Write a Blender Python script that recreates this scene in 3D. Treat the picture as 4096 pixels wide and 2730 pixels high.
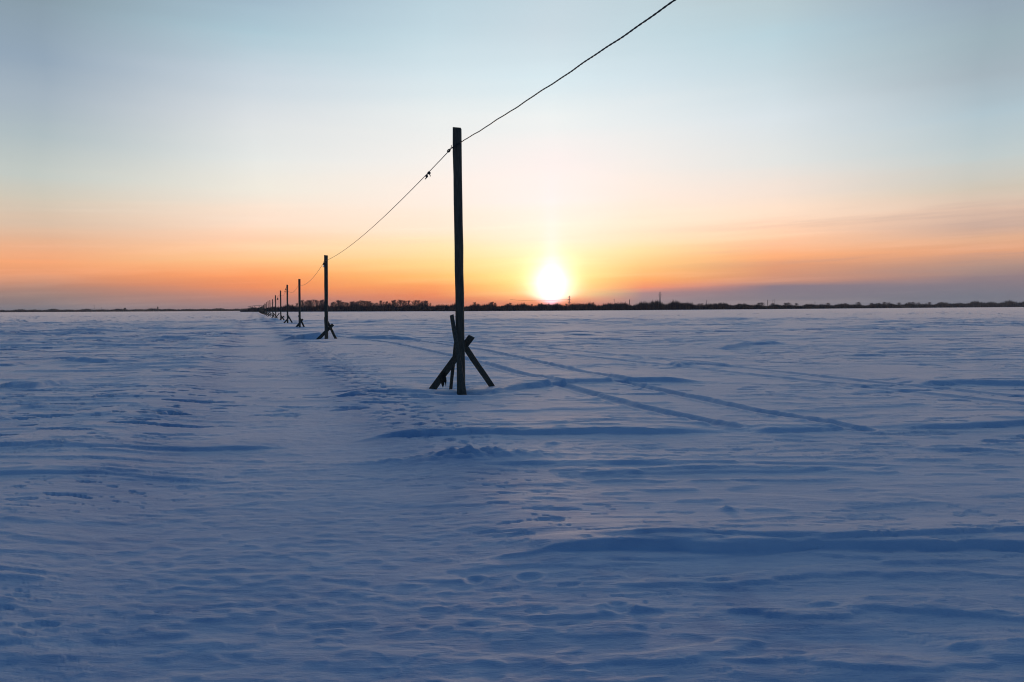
import bpy, math, random
import numpy as np
from mathutils import Vector

C = bpy.context.scene
for o in list(bpy.data.objects):
    bpy.data.objects.remove(o, do_unlink=True)
random.seed(7)

# ------------------------------------------------------------------ camera
F = 3100.0                       # focal length in photograph pixels (4096 wide)
PITCH, ROLL = math.radians(-2.357), 0.0052
CAMZ = 1.6
cp, sp = math.cos(PITCH), math.sin(PITCH)
fwd = Vector((0, cp, sp))
r0 = Vector((1, 0, 0)); u0 = r0.cross(fwd)
up = u0 * math.cos(ROLL) + r0 * math.sin(ROLL)
rt = r0 * math.cos(ROLL) - u0 * math.sin(ROLL)
CAM = Vector((0, 0, CAMZ))
cam_data = bpy.data.cameras.new('camera')
cam = bpy.data.objects.new('camera', cam_data)
C.collection.objects.link(cam)
from mathutils import Matrix
cam.matrix_world = Matrix(((rt.x, up.x, -fwd.x, 0), (rt.y, up.y, -fwd.y, 0),
                           (rt.z, up.z, -fwd.z, CAMZ), (0, 0, 0, 1)))
cam_data.sensor_width = 36.0
cam_data.lens = 36.0 * F / 4096.0
cam_data.clip_start = 0.05
cam_data.clip_end = 60000
C.camera = cam


def un(px, py, Y):
    """the point at depth Y (metres ahead) seen at photograph pixel px, py"""
    d = fwd * F + rt * (px - 2048) + up * (1365 - py)
    return CAM + d * (Y / d.y)


# ------------------------------------------------------------------ world (dusk sky)
SUN_AZ = math.radians(3.0)       # to the right of straight ahead (+Y)
SUN_EL = math.radians(1.8)
world = bpy.data.worlds.new('World')
C.world = world
world.use_nodes = True
nt = world.node_tree
nt.nodes.clear()
N, L = nt.nodes, nt.links


def _in(node, i, v):
    if v is None:
        return
    if isinstance(v, (int, float)):
        node.inputs[i].default_value = v
    elif isinstance(v, tuple):
        node.inputs[i].default_value = v
    else:
        L.new(v, node.inputs[i])


def M(op, a, b=None, c=None, clamp=False):
    n = N.new('ShaderNodeMath'); n.operation = op; n.use_clamp = clamp
    _in(n, 0, a); _in(n, 1, b); _in(n, 2, c)
    return n.outputs[0]


def sstep(x, lo, hi):
    n = N.new('ShaderNodeMapRange'); n.interpolation_type = 'SMOOTHSTEP'
    _in(n, 0, x); _in(n, 1, lo); _in(n, 2, hi); _in(n, 3, 0.0); _in(n, 4, 1.0)
    return n.outputs[0]


def lin(x, lo, hi):
    n = N.new('ShaderNodeMapRange'); n.clamp = True
    _in(n, 0, x); _in(n, 1, lo); _in(n, 2, hi); _in(n, 3, 0.0); _in(n, 4, 1.0)
    return n.outputs[0]


def mixc(f, a, b, mode='MIX'):
    n = N.new('ShaderNodeMix'); n.data_type = 'RGBA'; n.blend_type = mode
    n.clamp_factor = True; n.clamp_result = False
    _in(n, 0, f); _in(n, 6, a); _in(n, 7, b)
    return n.outputs[2]


def s2l(v):
    v /= 255.0
    return v / 12.92 if v <= 0.04045 else ((v + 0.055) / 1.055) ** 2.4


def rgb(r, g, b):
    return (s2l(r), s2l(g), s2l(b), 1.0)


tc = N.new('ShaderNodeTexCoord')
sx = N.new('ShaderNodeSeparateXYZ'); L.new(tc.outputs['Generated'], sx.inputs[0])
X_, Y_, Z_ = sx.outputs
hyp = M('SQRT', M('ADD', M('MULTIPLY', X_, X_), M('MULTIPLY', Y_, Y_)))
EL = M('DIVIDE', Z_, M('MAXIMUM', hyp, 1e-4))             # tangent of the elevation
AZ = M('ARCTAN2', X_, Y_)                                   # 0 straight ahead, + to the right

# thin wind-drawn cloud streaks: noise stretched along the horizon, in direction space
cmb = N.new('ShaderNodeCombineXYZ')
L.new(M('MULTIPLY', AZ, 2.2), cmb.inputs[0])
L.new(M('ADD', M('MULTIPLY', EL, 34.0), M('MULTIPLY', AZ, -1.0)), cmb.inputs[1])
nz = N.new('ShaderNodeTexNoise'); nz.inputs['Scale'].default_value = 1.0
nz.inputs['Detail'].default_value = 6.0; nz.inputs['Roughness'].default_value = 0.5
L.new(cmb.outputs[0], nz.inputs['Vector'])
STREAK = M('SUBTRACT', nz.outputs[0], 0.5)
cmb2 = N.new('ShaderNodeCombineXYZ')
L.new(M('MULTIPLY', AZ, 4.0), cmb2.inputs[0]); L.new(M('MULTIPLY', EL, 11.0), cmb2.inputs[1])
nz2 = N.new('ShaderNodeTexNoise'); nz2.inputs['Scale'].default_value = 1.0
nz2.inputs['Detail'].default_value = 3.0
L.new(cmb2.outputs[0], nz2.inputs['Vector'])
PATCH = M('SUBTRACT', nz2.outputs[0], 0.5)

ELW = M('ADD', EL, M('MULTIPLY', STREAK, M('MULTIPLY_ADD', EL, 0.03, 0.021)))

EMAX = 0.42


def ramp(px, pts):
    """colours read up one column of the sky: photograph row -> colour"""
    n = N.new('ShaderNodeValToRGB'); cr = n.color_ramp; cr.interpolation = 'LINEAR'
    hy = 1248 - 0.0052 * px
    ca = math.cos(math.atan((px - 2048) / F))
    st = sorted(((hy - y) / F * ca / EMAX, c) for y, c in pts)
    st = [(min(max(p, 0), 1), c) for p, c in st]
    while len(cr.elements) > 1:
        cr.elements.remove(cr.elements[-1])
    cr.elements[0].position = st[0][0]; cr.elements[0].color = rgb(*st[0][1])
    for p, c in st[1:]:
        e = cr.elements.new(p); e.color = rgb(*c)
    L.new(M('DIVIDE', ELW, EMAX), n.inputs[0])
    return n.outputs[0]


cols = [
    (200, [(0, (133, 152, 165)), (240, (143, 162, 180)), (400, (160, 175, 188)), (560, (171, 185, 190)), (700, (190, 197, 192)),
           (800, (203, 196, 181)), (900, (215, 188, 165)), (960, (226, 178, 145)), (1040, (243, 166, 117)), (1090, (228, 153, 110)),
           (1140, (196, 138, 112)), (1190, (150, 125, 120)), (1232, (116, 117, 128))]),
    (1050, [(0, (157, 180, 197)), (160, (168, 195, 208)), (320, (195, 208, 218)), (480, (212, 218, 222)), (640, (225, 228, 225)),
            (760, (236, 230, 218)), (880, (250, 222, 200)), (960, (254, 208, 175)), (1040, (254, 198, 140)), (1105, (253, 158, 97)),
            (1150, (236, 140, 92)), (1190, (190, 130, 116)), (1228, (150, 120, 125))]),
    (1750, [(0, (180, 203, 215)), (160, (190, 212, 222)), (320, (208, 224, 231)), (480, (226, 232, 233)), (640, (240, 236, 232)),
            (800, (250, 234, 222)), (920, (253, 230, 205)), (1000, (254, 226, 172)), (1060, (254, 214, 140)), (1110, (254, 190, 108)),
            (1150, (252, 160, 90)), (1190, (236, 132, 82)), (1225, (200, 115, 90))]),
    (2210, [(0, (190, 208, 218)), (160, (197, 213, 222)), (320, (211, 228, 235)), (480, (232, 237, 237)), (640, (246, 236, 233)),
            (800, (252, 238, 232)), (960, (254, 240, 210)), (1040, (255, 238, 170)), (1100, (255, 236, 135)), (1140, (255, 226, 110)),
            (1180, (255, 205, 100)), (1203, (255, 160, 76)), (1225, (245, 120, 62))]),
    (2560, [(0, (186, 205, 214)), (160, (190, 211, 220)), (320, (206, 222, 230)), (480, (225, 231, 233)), (640, (238, 233, 229)),
            (800, (250, 232, 218)), (920, (254, 230, 200)), (1010, (254, 222, 160)), (1070, (254, 200, 126)), (1115, (253, 170, 98)),
            (1150, (236, 140, 100)), (1175, (165, 128, 130)), (1225, (136, 122, 132))]),
    (3100, [(0, (178, 195, 202)), (160, (180, 205, 215)), (320, (195, 212, 220)), (480, (212, 222, 228)), (640, (222, 224, 222)),
            (760, (238, 222, 210)), (860, (251, 222, 198)), (950, (254, 204, 168)), (1030, (250, 174, 122)), (1075, (220, 152, 115)),
            (1125, (198, 140, 118)), (1148, (132, 118, 131)), (1225, (118, 118, 132))]),
    (3900, [(0, (145, 162, 178)), (160, (152, 172, 182)), (320, (161, 176, 186)), (480, (172, 192, 202)), (640, (190, 200, 200)),
            (760, (205, 195, 180)), (830, (220, 190, 170)), (900, (200, 170, 155)), (960, (215, 167, 135)), (1020, (222, 162, 127)),
            (1070, (170, 140, 130)), (1110, (140, 122, 128)), (1200, (105, 115, 133))]),
]
band = None
for i, (px, pts) in enumerate(cols):
    c = ramp(px, pts)
    if band is None:
        band = c
    else:
        a0 = math.atan((cols[i - 1][0] - 2048) / F); a1 = math.atan((px - 2048) / F)
        band = mixc(lin(M('ADD', AZ, M('MULTIPLY', PATCH, 0.05)), a0, a1), band, c)

# sun seen through the haze: saturated core, yellow aureole, faint pillar
daz = M('SUBTRACT', AZ, SUN_AZ - 0.001)
dele = M('SUBTRACT', EL, 0.0300)
cut = sstep(M('SUBTRACT', M('ADD', EL, M('MULTIPLY', STREAK, 0.016)), M('MULTIPLY', M('ABSOLUTE', daz), 0.42)), -0.003, 0.0085)
cut2 = sstep(M('ADD', EL, M('MULTIPLY', STREAK, 0.02)), 0.000, 0.016)
d2 = M('MULTIPLY', M('ADD', M('MULTIPLY', daz, daz), M('MULTIPLY', dele, dele)), M('MULTIPLY_ADD', STREAK, 1.6, 1.0))
core = M('MULTIPLY', M('EXPONENT', M('MULTIPLY', d2, -1 / 0.0250 ** 2)), cut)
halo = M('MULTIPLY', M('EXPONENT', M('MULTIPLY', M('SQRT', d2), -1 / 0.045)), cut2)
pdaz = M('MULTIPLY', daz, daz)
pil = M('MULTIPLY', M('EXPONENT', M('MULTIPLY', pdaz, -1 / 0.012 ** 2)),
        M('MULTIPLY', M('EXPONENT', M('MULTIPLY', M('MAXIMUM', dele, 0.0), -1 / 0.035)), cut))


def addc(base, f, col):
    n = N.new('ShaderNodeMix'); n.data_type = 'RGBA'; n.blend_type = 'ADD'
    n.clamp_factor = False; n.clamp_result = False
    _in(n, 0, f); _in(n, 6, base); _in(n, 7, col)
    return n.outputs[2]


wide = M('MULTIPLY', M('EXPONENT', M('MULTIPLY', M('ADD', M('MULTIPLY', pdaz, 1 / 0.075 ** 2), M('MULTIPLY', M('MULTIPLY', dele, dele), 1 / 0.034 ** 2)), -1.0)), cut2)
band = mixc(1.0, band, (1.08, 1.07, 1.06, 1), 'MULTIPLY')
band = addc(band, wide, (0.10, 0.07, 0.03, 1))
band = addc(band, halo, (0.38, 0.24, 0.26, 1))
band = addc(band, core, (1.3, 1.05, 1.15, 1))
band = addc(band, pil, (0.05, 0.06, 0.40, 1))

# thin mauve cloud bars low on the right, faint peach wisps elsewhere
cmb3 = N.new('ShaderNodeCombineXYZ')
L.new(M('MULTIPLY_ADD', AZ, 2.6, 4.0), cmb3.inputs[0]); L.new(M('ADD', M('MULTIPLY', EL, 62.0), M('MULTIPLY', AZ, -2.2)), cmb3.inputs[1])
nz3 = N.new('ShaderNodeTexNoise'); nz3.inputs['Scale'].default_value = 1.0; nz3.inputs['Detail'].default_value = 6.0; nz3.inputs['Roughness'].default_value = 0.6
L.new(cmb3.outputs[0], nz3.inputs['Vector'])
low = M('MULTIPLY', sstep(EL, 0.015, 0.04), M('SUBTRACT', 1.0, sstep(EL, 0.075, 0.15)))
bars = M('MULTIPLY', M('MULTIPLY', sstep(nz3.outputs[0], 0.50, 0.68), low), M('MULTIPLY_ADD', sstep(AZ, 0.12, 0.50), 0.28, 0.04))
band = mixc(bars, band, rgb(170, 145, 142))
wisp = M('MULTIPLY', M('MULTIPLY', M('SUBTRACT', 1.0, sstep(nz3.outputs[0], 0.32, 0.50)), M('SUBTRACT', 1.0, sstep(EL, 0.08, 0.16))), 0.06)
band = addc(band, wisp, (0.9, 0.62, 0.5, 1))

# the whole dome: Nishita dusk sky, darkened and blue away from the glow
sky = N.new('ShaderNodeTexSky'); sky.sky_type = 'NISHITA'; sky.sun_disc = False
sky.sun_elevation = SUN_EL; sky.sun_rotation = SUN_AZ
sky.air_density = 1.0; sky.dust_density = 0.6; sky.ozone_density = 3.0
DOME = 0.10
dome = mixc(1.0, sky.outputs[0], (DOME, DOME, DOME, 1), 'MULTIPLY')
deep = mixc(lin(EL, 0.0, 1.2), rgb(82, 107, 143), rgb(42, 82, 135))
dome = mixc(0.75, dome, deep)
f_el = M('SUBTRACT', 1.0, sstep(EL, 0.40, 0.85))
f_az = M('SUBTRACT', 1.0, sstep(M('ABSOLUTE', M('SUBTRACT', AZ, 0.0)), 0.62, 1.15))
glow = M('MULTIPLY', f_el, f_az)
final = mixc(glow, dome, band)
bg = N.new('ShaderNodeBackground'); bg.inputs[1].default_value = 1.0
L.new(final, bg.inputs[0])
wo = N.new('ShaderNodeOutputWorld'); L.new(bg.outputs[0], wo.inputs[0])

# ------------------------------------------------------------------ sun lamp, low and veiled
sl = bpy.data.lights.new('sun', 'SUN')
sl.energy = 0.6; sl.angle = math.radians(9.0); sl.color = (1.0, 0.62, 0.36)
so = bpy.data.objects.new('sun', sl); C.collection.objects.link(so)
sd = Vector((math.sin(SUN_AZ) * math.cos(SUN_EL), math.cos(SUN_AZ) * math.cos(SUN_EL), math.sin(SUN_EL)))
so.rotation_euler = sd.to_track_quat('Z', 'Y').to_euler()
so.location = (20, 300, 60)

C.view_settings.view_transform = 'Standard'
C.view_settings.look = 'None'
C.view_settings.exposure = 0.0
C.view_settings.gamma = 1.0
C.view_settings.use_curve_mapping = False
C.render.resolution_x, C.render.resolution_y = 1024, 682
C.cycles.filter_width = 1.1


# ------------------------------------------------------------------ materials
def mat(name, col, rough=0.9, spec=0.3, var=None, scale=8.0, stretch=(1, 1, 1), bump=0.0, bscale=40.0, metal=0.0):
    m = bpy.data.materials.new(name); m.use_nodes = True
    t = m.node_tree; b = t.nodes['Principled BSDF']
    b.inputs['Base Color'].default_value = (*col, 1)
    b.inputs['Roughness'].default_value = rough
    b.inputs['Specular IOR Level'].default_value = spec
    b.inputs['Metallic'].default_value = metal
    tcn = t.nodes.new('ShaderNodeTexCoord')
    mp = t.nodes.new('ShaderNodeMapping'); mp.inputs['Scale'].default_value = stretch
    t.links.new(tcn.outputs['Object'], mp.inputs[0])
    if var:
        n = t.nodes.new('ShaderNodeTexNoise'); n.inputs['Scale'].default_value = scale; n.inputs['Detail'].default_value = 6
        t.links.new(mp.outputs[0], n.inputs['Vector'])
        r = t.nodes.new('ShaderNodeValToRGB')
        r.color_ramp.elements[0].position = 0.3; r.color_ramp.elements[0].color = (*col, 1)
        r.color_ramp.elements[1].position = 0.7; r.color_ramp.elements[1].color = (*var, 1)
        t.links.new(n.outputs[0], r.inputs[0]); t.links.new(r.outputs[0], b.inputs['Base Color'])
    if bump:
        n = t.nodes.new('ShaderNodeTexNoise'); n.inputs['Scale'].default_value = bscale; n.inputs['Detail'].default_value = 5
        t.links.new(mp.outputs[0], n.inputs['Vector'])
        bm = t.nodes.new('ShaderNodeBump'); bm.inputs['Strength'].default_value = bump; bm.inputs['Distance'].default_value = 0.01
        t.links.new(n.outputs[0], bm.inputs['Height']); t.links.new(bm.outputs[0], b.inputs['Normal'])
    return m


WOOD = mat('weathered_timber', (0.05, 0.048, 0.035), 0.85, 0.3, (0.125, 0.115, 0.085), 6.0, (14, 14, 0.8), 0.6, 5.0)
BARK = mat('bark_rag', (0.03, 0.025, 0.02), 0.95, 0.1, (0.06, 0.05, 0.04), 20.0)
RUBBER = mat('black_cable_rubber', (0.02, 0.02, 0.022), 0.5, 0.4, (0.035, 0.033, 0.03), 30.0)
TWIG = mat('bare_twigs', (0.12, 0.10, 0.11), 0.9, 0.1, (0.17, 0.14, 0.15), 0.3)
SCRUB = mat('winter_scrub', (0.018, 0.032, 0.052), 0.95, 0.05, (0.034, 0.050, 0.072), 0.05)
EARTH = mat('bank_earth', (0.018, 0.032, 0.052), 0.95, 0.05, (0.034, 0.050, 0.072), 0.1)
STEEL = mat('grey_steel', (0.12, 0.12, 0.13), 0.6, 0.4, (0.18, 0.17, 0.17), 1.0)
BRICK = mat('dark_brick', (0.07, 0.055, 0.05), 0.9, 0.1, (0.1, 0.08, 0.07), 1.0)
GLASS = bpy.data.materials.new('bulb_glass'); GLASS.use_nodes = True
gb = GLASS.node_tree.nodes['Principled BSDF']
gb.inputs['Transmission Weight'].default_value = 1.0; gb.inputs['Roughness'].default_value = 0.02
gb.inputs['IOR'].default_value = 1.3; gb.inputs['Base Color'].default_value = (0.8, 0.8, 0.82, 1)

# snow: fine wind grain on top of the modelled drifts
SNOW = bpy.data.materials.new('wind_packed_snow'); SNOW.use_nodes = True
t = SNOW.node_tree; b = t.nodes['Principled BSDF']
tcn = t.nodes.new('ShaderNodeTexCoord')
def snoise(scale, st, det=5, rough=0.55):
    mp = t.nodes.new('ShaderNodeMapping'); mp.inputs['Scale'].default_value = st
    mp.inputs['Rotation'].default_value = (0, 0, 0.06)
    t.links.new(tcn.outputs['Object'], mp.inputs[0])
    n = t.nodes.new('ShaderNodeTexNoise'); n.inputs['Scale'].default_value = scale
    n.inputs['Detail'].default_value = det; n.inputs['Roughness'].default_value = rough
    t.links.new(mp.outputs[0], n.inputs['Vector'])
    return n.outputs[0]
n1 = snoise(0.55, (0.5, 1.4, 1), 6)
r = t.nodes.new('ShaderNodeValToRGB')
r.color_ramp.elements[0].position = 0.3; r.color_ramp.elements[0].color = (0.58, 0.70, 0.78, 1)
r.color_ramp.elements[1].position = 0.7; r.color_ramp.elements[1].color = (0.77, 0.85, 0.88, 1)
t.links.new(n1, r.inputs[0])
pk = t.nodes.new('ShaderNodeAttribute'); pk.attribute_name = 'packed_and_shade'
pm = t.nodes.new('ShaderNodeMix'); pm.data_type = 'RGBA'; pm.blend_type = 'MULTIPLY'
pm.inputs[7].default_value = (0.58, 0.70, 0.83, 1)  # darker tint for pressed snow and for painted-in shade
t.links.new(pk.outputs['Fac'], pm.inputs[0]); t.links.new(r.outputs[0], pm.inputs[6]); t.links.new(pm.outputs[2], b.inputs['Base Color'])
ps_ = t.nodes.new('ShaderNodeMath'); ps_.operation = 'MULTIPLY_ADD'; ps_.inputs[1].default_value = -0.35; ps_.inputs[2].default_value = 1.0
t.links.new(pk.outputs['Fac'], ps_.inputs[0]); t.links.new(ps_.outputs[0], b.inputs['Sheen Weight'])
b.inputs['Roughness'].default_value = 0.63
b.inputs['Specular IOR Level'].default_value = 0.6
b.inputs['Sheen Weight'].default_value = 0.55
b.inputs['Sheen Roughness'].default_value = 0.33
b.inputs['Sheen Tint'].default_value = (1, 1, 1, 1)
b1 = t.nodes.new('ShaderNodeBump'); b1.inputs['Strength'].default_value = 0.7; b1.inputs['Distance'].default_value = 0.015
t.links.new(snoise(9.0, (0.35, 1.6, 1), 8, 0.68), b1.inputs['Height'])
b0 = t.nodes.new('ShaderNodeBump'); b0.inputs['Strength'].default_value = 0.30; b0.inputs['Distance'].default_value = 0.012
rr0 = t.nodes.new('ShaderNodeMapRange'); rr0.interpolation_type = 'SMOOTHSTEP'; rr0.inputs[1].default_value = 0.50; rr0.inputs[2].default_value = 0.62
t.links.new(snoise(1.6, (0.3, 1.5, 1), 7, 0.6), rr0.inputs[0]); t.links.new(rr0.outputs[0], b0.inputs['Height'])
t.links.new(b0.outputs[0], b1.inputs['Normal'])
b2 = t.nodes.new('ShaderNodeBump'); b2.inputs['Strength'].default_value = 0.35; b2.inputs['Distance'].default_value = 0.006
t.links.new(snoise(45.0, (0.6, 1.3, 1), 3, 0.6), b2.inputs['Height'])
t.links.new(b1.outputs[0], b2.inputs['Normal']); t.links.new(b2.outputs[0], b.inputs['Normal'])


# ------------------------------------------------------------------ snow relief in world metres
def _hash(ix, iy, seed):
    h = (ix.astype(np.int64) * 374761393 + iy.astype(np.int64) * 668265263 + seed * 974634541) & 0xFFFFFFFF
    h = ((h ^ (h >> 13)) * 1274126177) & 0xFFFFFFFF
    h = (h ^ (h >> 16)) & 0xFFFFFFFF
    return h.astype(np.float64) / 4294967295.0


def gn(x, y, seed=0):
    """gradient noise, about -0.7..0.7"""
    ix = np.floor(x); iy = np.floor(y); fx = x - ix; fy = y - iy
    u = fx * fx * fx * (fx * (fx * 6 - 15) + 10); v = fy * fy * fy * (fy * (fy * 6 - 15) + 10)
    def g(dx, dy):
        a = _hash(ix + dx, iy + dy, seed) * 2 * np.pi
        return np.cos(a) * (fx - dx) + np.sin(a) * (fy - dy)
    a = g(0, 0) * (1 - u) + g(1, 0) * u
    c = g(0, 1) * (1 - u) + g(1, 1) * u
    return a * (1 - v) + c * v


def ss(x, a, b_):
    t_ = np.clip((x - a) / (b_ - a), 0, 1)
    return t_ * t_ * (3 - 2 * t_)


def postline(y):                       # x of the row of posts at depth y
    return -1.02 - 0.3316 * (y - 15.0)


def track(x, y, pts, w, depth, seed):
    """a rut along a polyline"""
    out = np.zeros_like(x)
    best = np.full_like(x, 1e9); along = np.zeros_like(x); acc = 0
    for (x0, y0), (x1, y1) in zip(pts[:-1], pts[1:]):
        dx, dy = x1 - x0, y1 - y0; ln = math.hypot(dx, dy)
        s = np.clip(((x - x0) * dx + (y - y0) * dy) / ln ** 2, 0, 1)
        d = np.hypot(x - x0 - s * dx, y - y0 - s * dy)
        m = d < best
        best = np.where(m, d, best); along = np.where(m, acc + s * ln, along); acc += ln
    d = best + 0.05 * gn(along * 1.3, along * 0, seed)
    rut = 1 - ss(d, w * 0.55, w)
    lip = np.exp(-((d - w * 1.15) / (w * 0.3)) ** 2)
    var = 0.9 + 0.35 * gn(along * 0.35, along * 0 + 3.3, seed + 1)
    lug = 0.15 * np.sin(along * 2 * np.pi / 0.22) * rut
    return var * (-depth * rut + depth * 0.35 * lip) + depth * 0.3 * lug * var


def ledge(x, y, pts, A, back, face, seed):
    face = face * 0.55; A = A * 1.1
    """wind-cut step: steep face towards -y, long back slope; pts = (x, y) crest line"""
    xs = np.array([p[0] for p in pts]); ys = np.array([p[1] for p in pts])
    yc = np.interp(x, xs, ys) + 0.10 * gn(x * 1.1, x * 0 + seed, seed) + 0.05 * gn(x * 3.1, x * 0 + seed, seed)
    e = ss(x, xs[0], xs[0] + 0.18 * (xs[-1] - xs[0])) * (1 - ss(x, xs[-1] - 0.18 * (xs[-1] - xs[0]), xs[-1]))
    h = A * e * (0.8 + 0.5 * gn(x * 0.7, x * 0 + 1.7, seed))
    d = y - yc
    return h * np.where(d > 0, 1 - ss(d, 0, back), 1 - ss(-d, 0, face)) \
        - 0.25 * h * np.exp(-((d + face * 1.3) / (face * 1.2)) ** 2)


def P(px, py):                        # photograph pixel on the ground plane -> world x, y
    hy = 1248 - 0.0052 * px
    Y = CAMZ * F / (py - hy)
    return ((px - 2048) / F * Y, Y)


def D(x, y):                          # same from the 2353-wide preview
    return P(x * 1.7407, y * 1.7407)


TRK = [
    ([D(760, 772), D(900, 788), D(1060, 822), D(1250, 872), D(1450, 930), D(1680, 982)], 0.17),
    ([D(800, 770), D(950, 782), D(1120, 806), D(1300, 845), D(1500, 892), D(1720, 940), D(1985, 990)], 0.17),
    ([D(1000, 785), D(1200, 804), D(1450, 830), D(1700, 858), D(1950, 885), D(2250, 918), D(2700, 965)], 0.24),
    ([D(1000, 778), D(1200, 795), D(1450, 818), D(1700, 844), D(1950, 872), D(2250, 902), D(2700, 945)], 0.20),
    ([D(1700, 790), D(2000, 798), D(2353, 809), D(2700, 820)], 0.35),
]
LEDGES = [
    ([D(800, 1010), D(900, 998), D(1100, 995), D(1300, 993), D(1680, 992), D(1700, 996)], 0.062, 1.6, 0.16, 11),
    ([D(1730, 992), D(1850, 990), D(2000, 986)], 0.038, 1.3, 0.14, 12),
    ([D(2010, 988), D(2200, 982), D(2353, 974), D(2700, 968)], 0.050, 1.6, 0.16, 13),
    ([D(1080, 1284), D(1300, 1268), D(1500, 1262), D(1700, 1264), D(1900, 1262), D(2353, 1262), D(2700, 1266)], 0.048, 0.9, 0.12, 14),
    ([D(1300, 1245), D(1600, 1243), D(1900, 1252), D(2353, 1230), D(2700, 1228)], 0.028, 0.5, 0.09, 15),
    ([D(-200, 1035), D(200, 1027), D(500, 1025), D(700, 1020)], 0.03, 1.8, 0.16, 16),
    ([D(-300, 1105), D(0, 1092), D(300, 1090), D(520, 1098)], 0.03, 1.3, 0.12, 26),
    ([D(1085, 912), D(1200, 888), D(1320, 876), D(1480, 873), D(1620, 876)], 0.10, 3.0, 0.35, 17),
    ([D(640, 782), D(700, 777), D(745, 778)], 0.30, 6.0, 0.8, 18),
    ([D(760, 782), D(800, 776), D(960, 779)], 0.16, 5.0, 0.8, 19),
    ([D(570, 735), D(600, 736), D(650, 737)], 0.35, 10.0, 1.5, 20),
    ([D(1650, 803), D(1720, 791), D(1820, 789), D(1900, 800)], 0.13, 7.0, 0.8, 21),
    ([D(1540, 842), D(1600, 834), D(1700, 842)], 0.06, 3.0, 0.4, 22),
    ([D(2100, 885), D(2200, 879), D(2353, 884), D(2500, 890)], 0.10, 3.0, 0.4, 23),
    ([D(60, 835), D(150, 826), D(260, 832)], 0.12, 3.0, 0.4, 24),
    ([D(-100, 900), D(20, 885), D(90, 892)], 0.14, 3.0, 0.4, 25),
    ([D(1000, 1065), D(1500, 1067), D(1950, 1068), D(2200, 1075)], 0.018, 0.8, 0.10, 27),
    ([D(1250, 1092), D(1600, 1086), D(2000, 1082)], 0.016, 0.7, 0.10, 28),
    ([D(750, 912), D(860, 898), D(1000, 903)], 0.05, 1.8, 0.25, 29),
]
HOLES = [D(1085, 1328) + (0.06, 0.010), D(1215, 1328) + (0.07, 0.012), D(1420, 1408) + (0.07, 0.012)]


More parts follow.
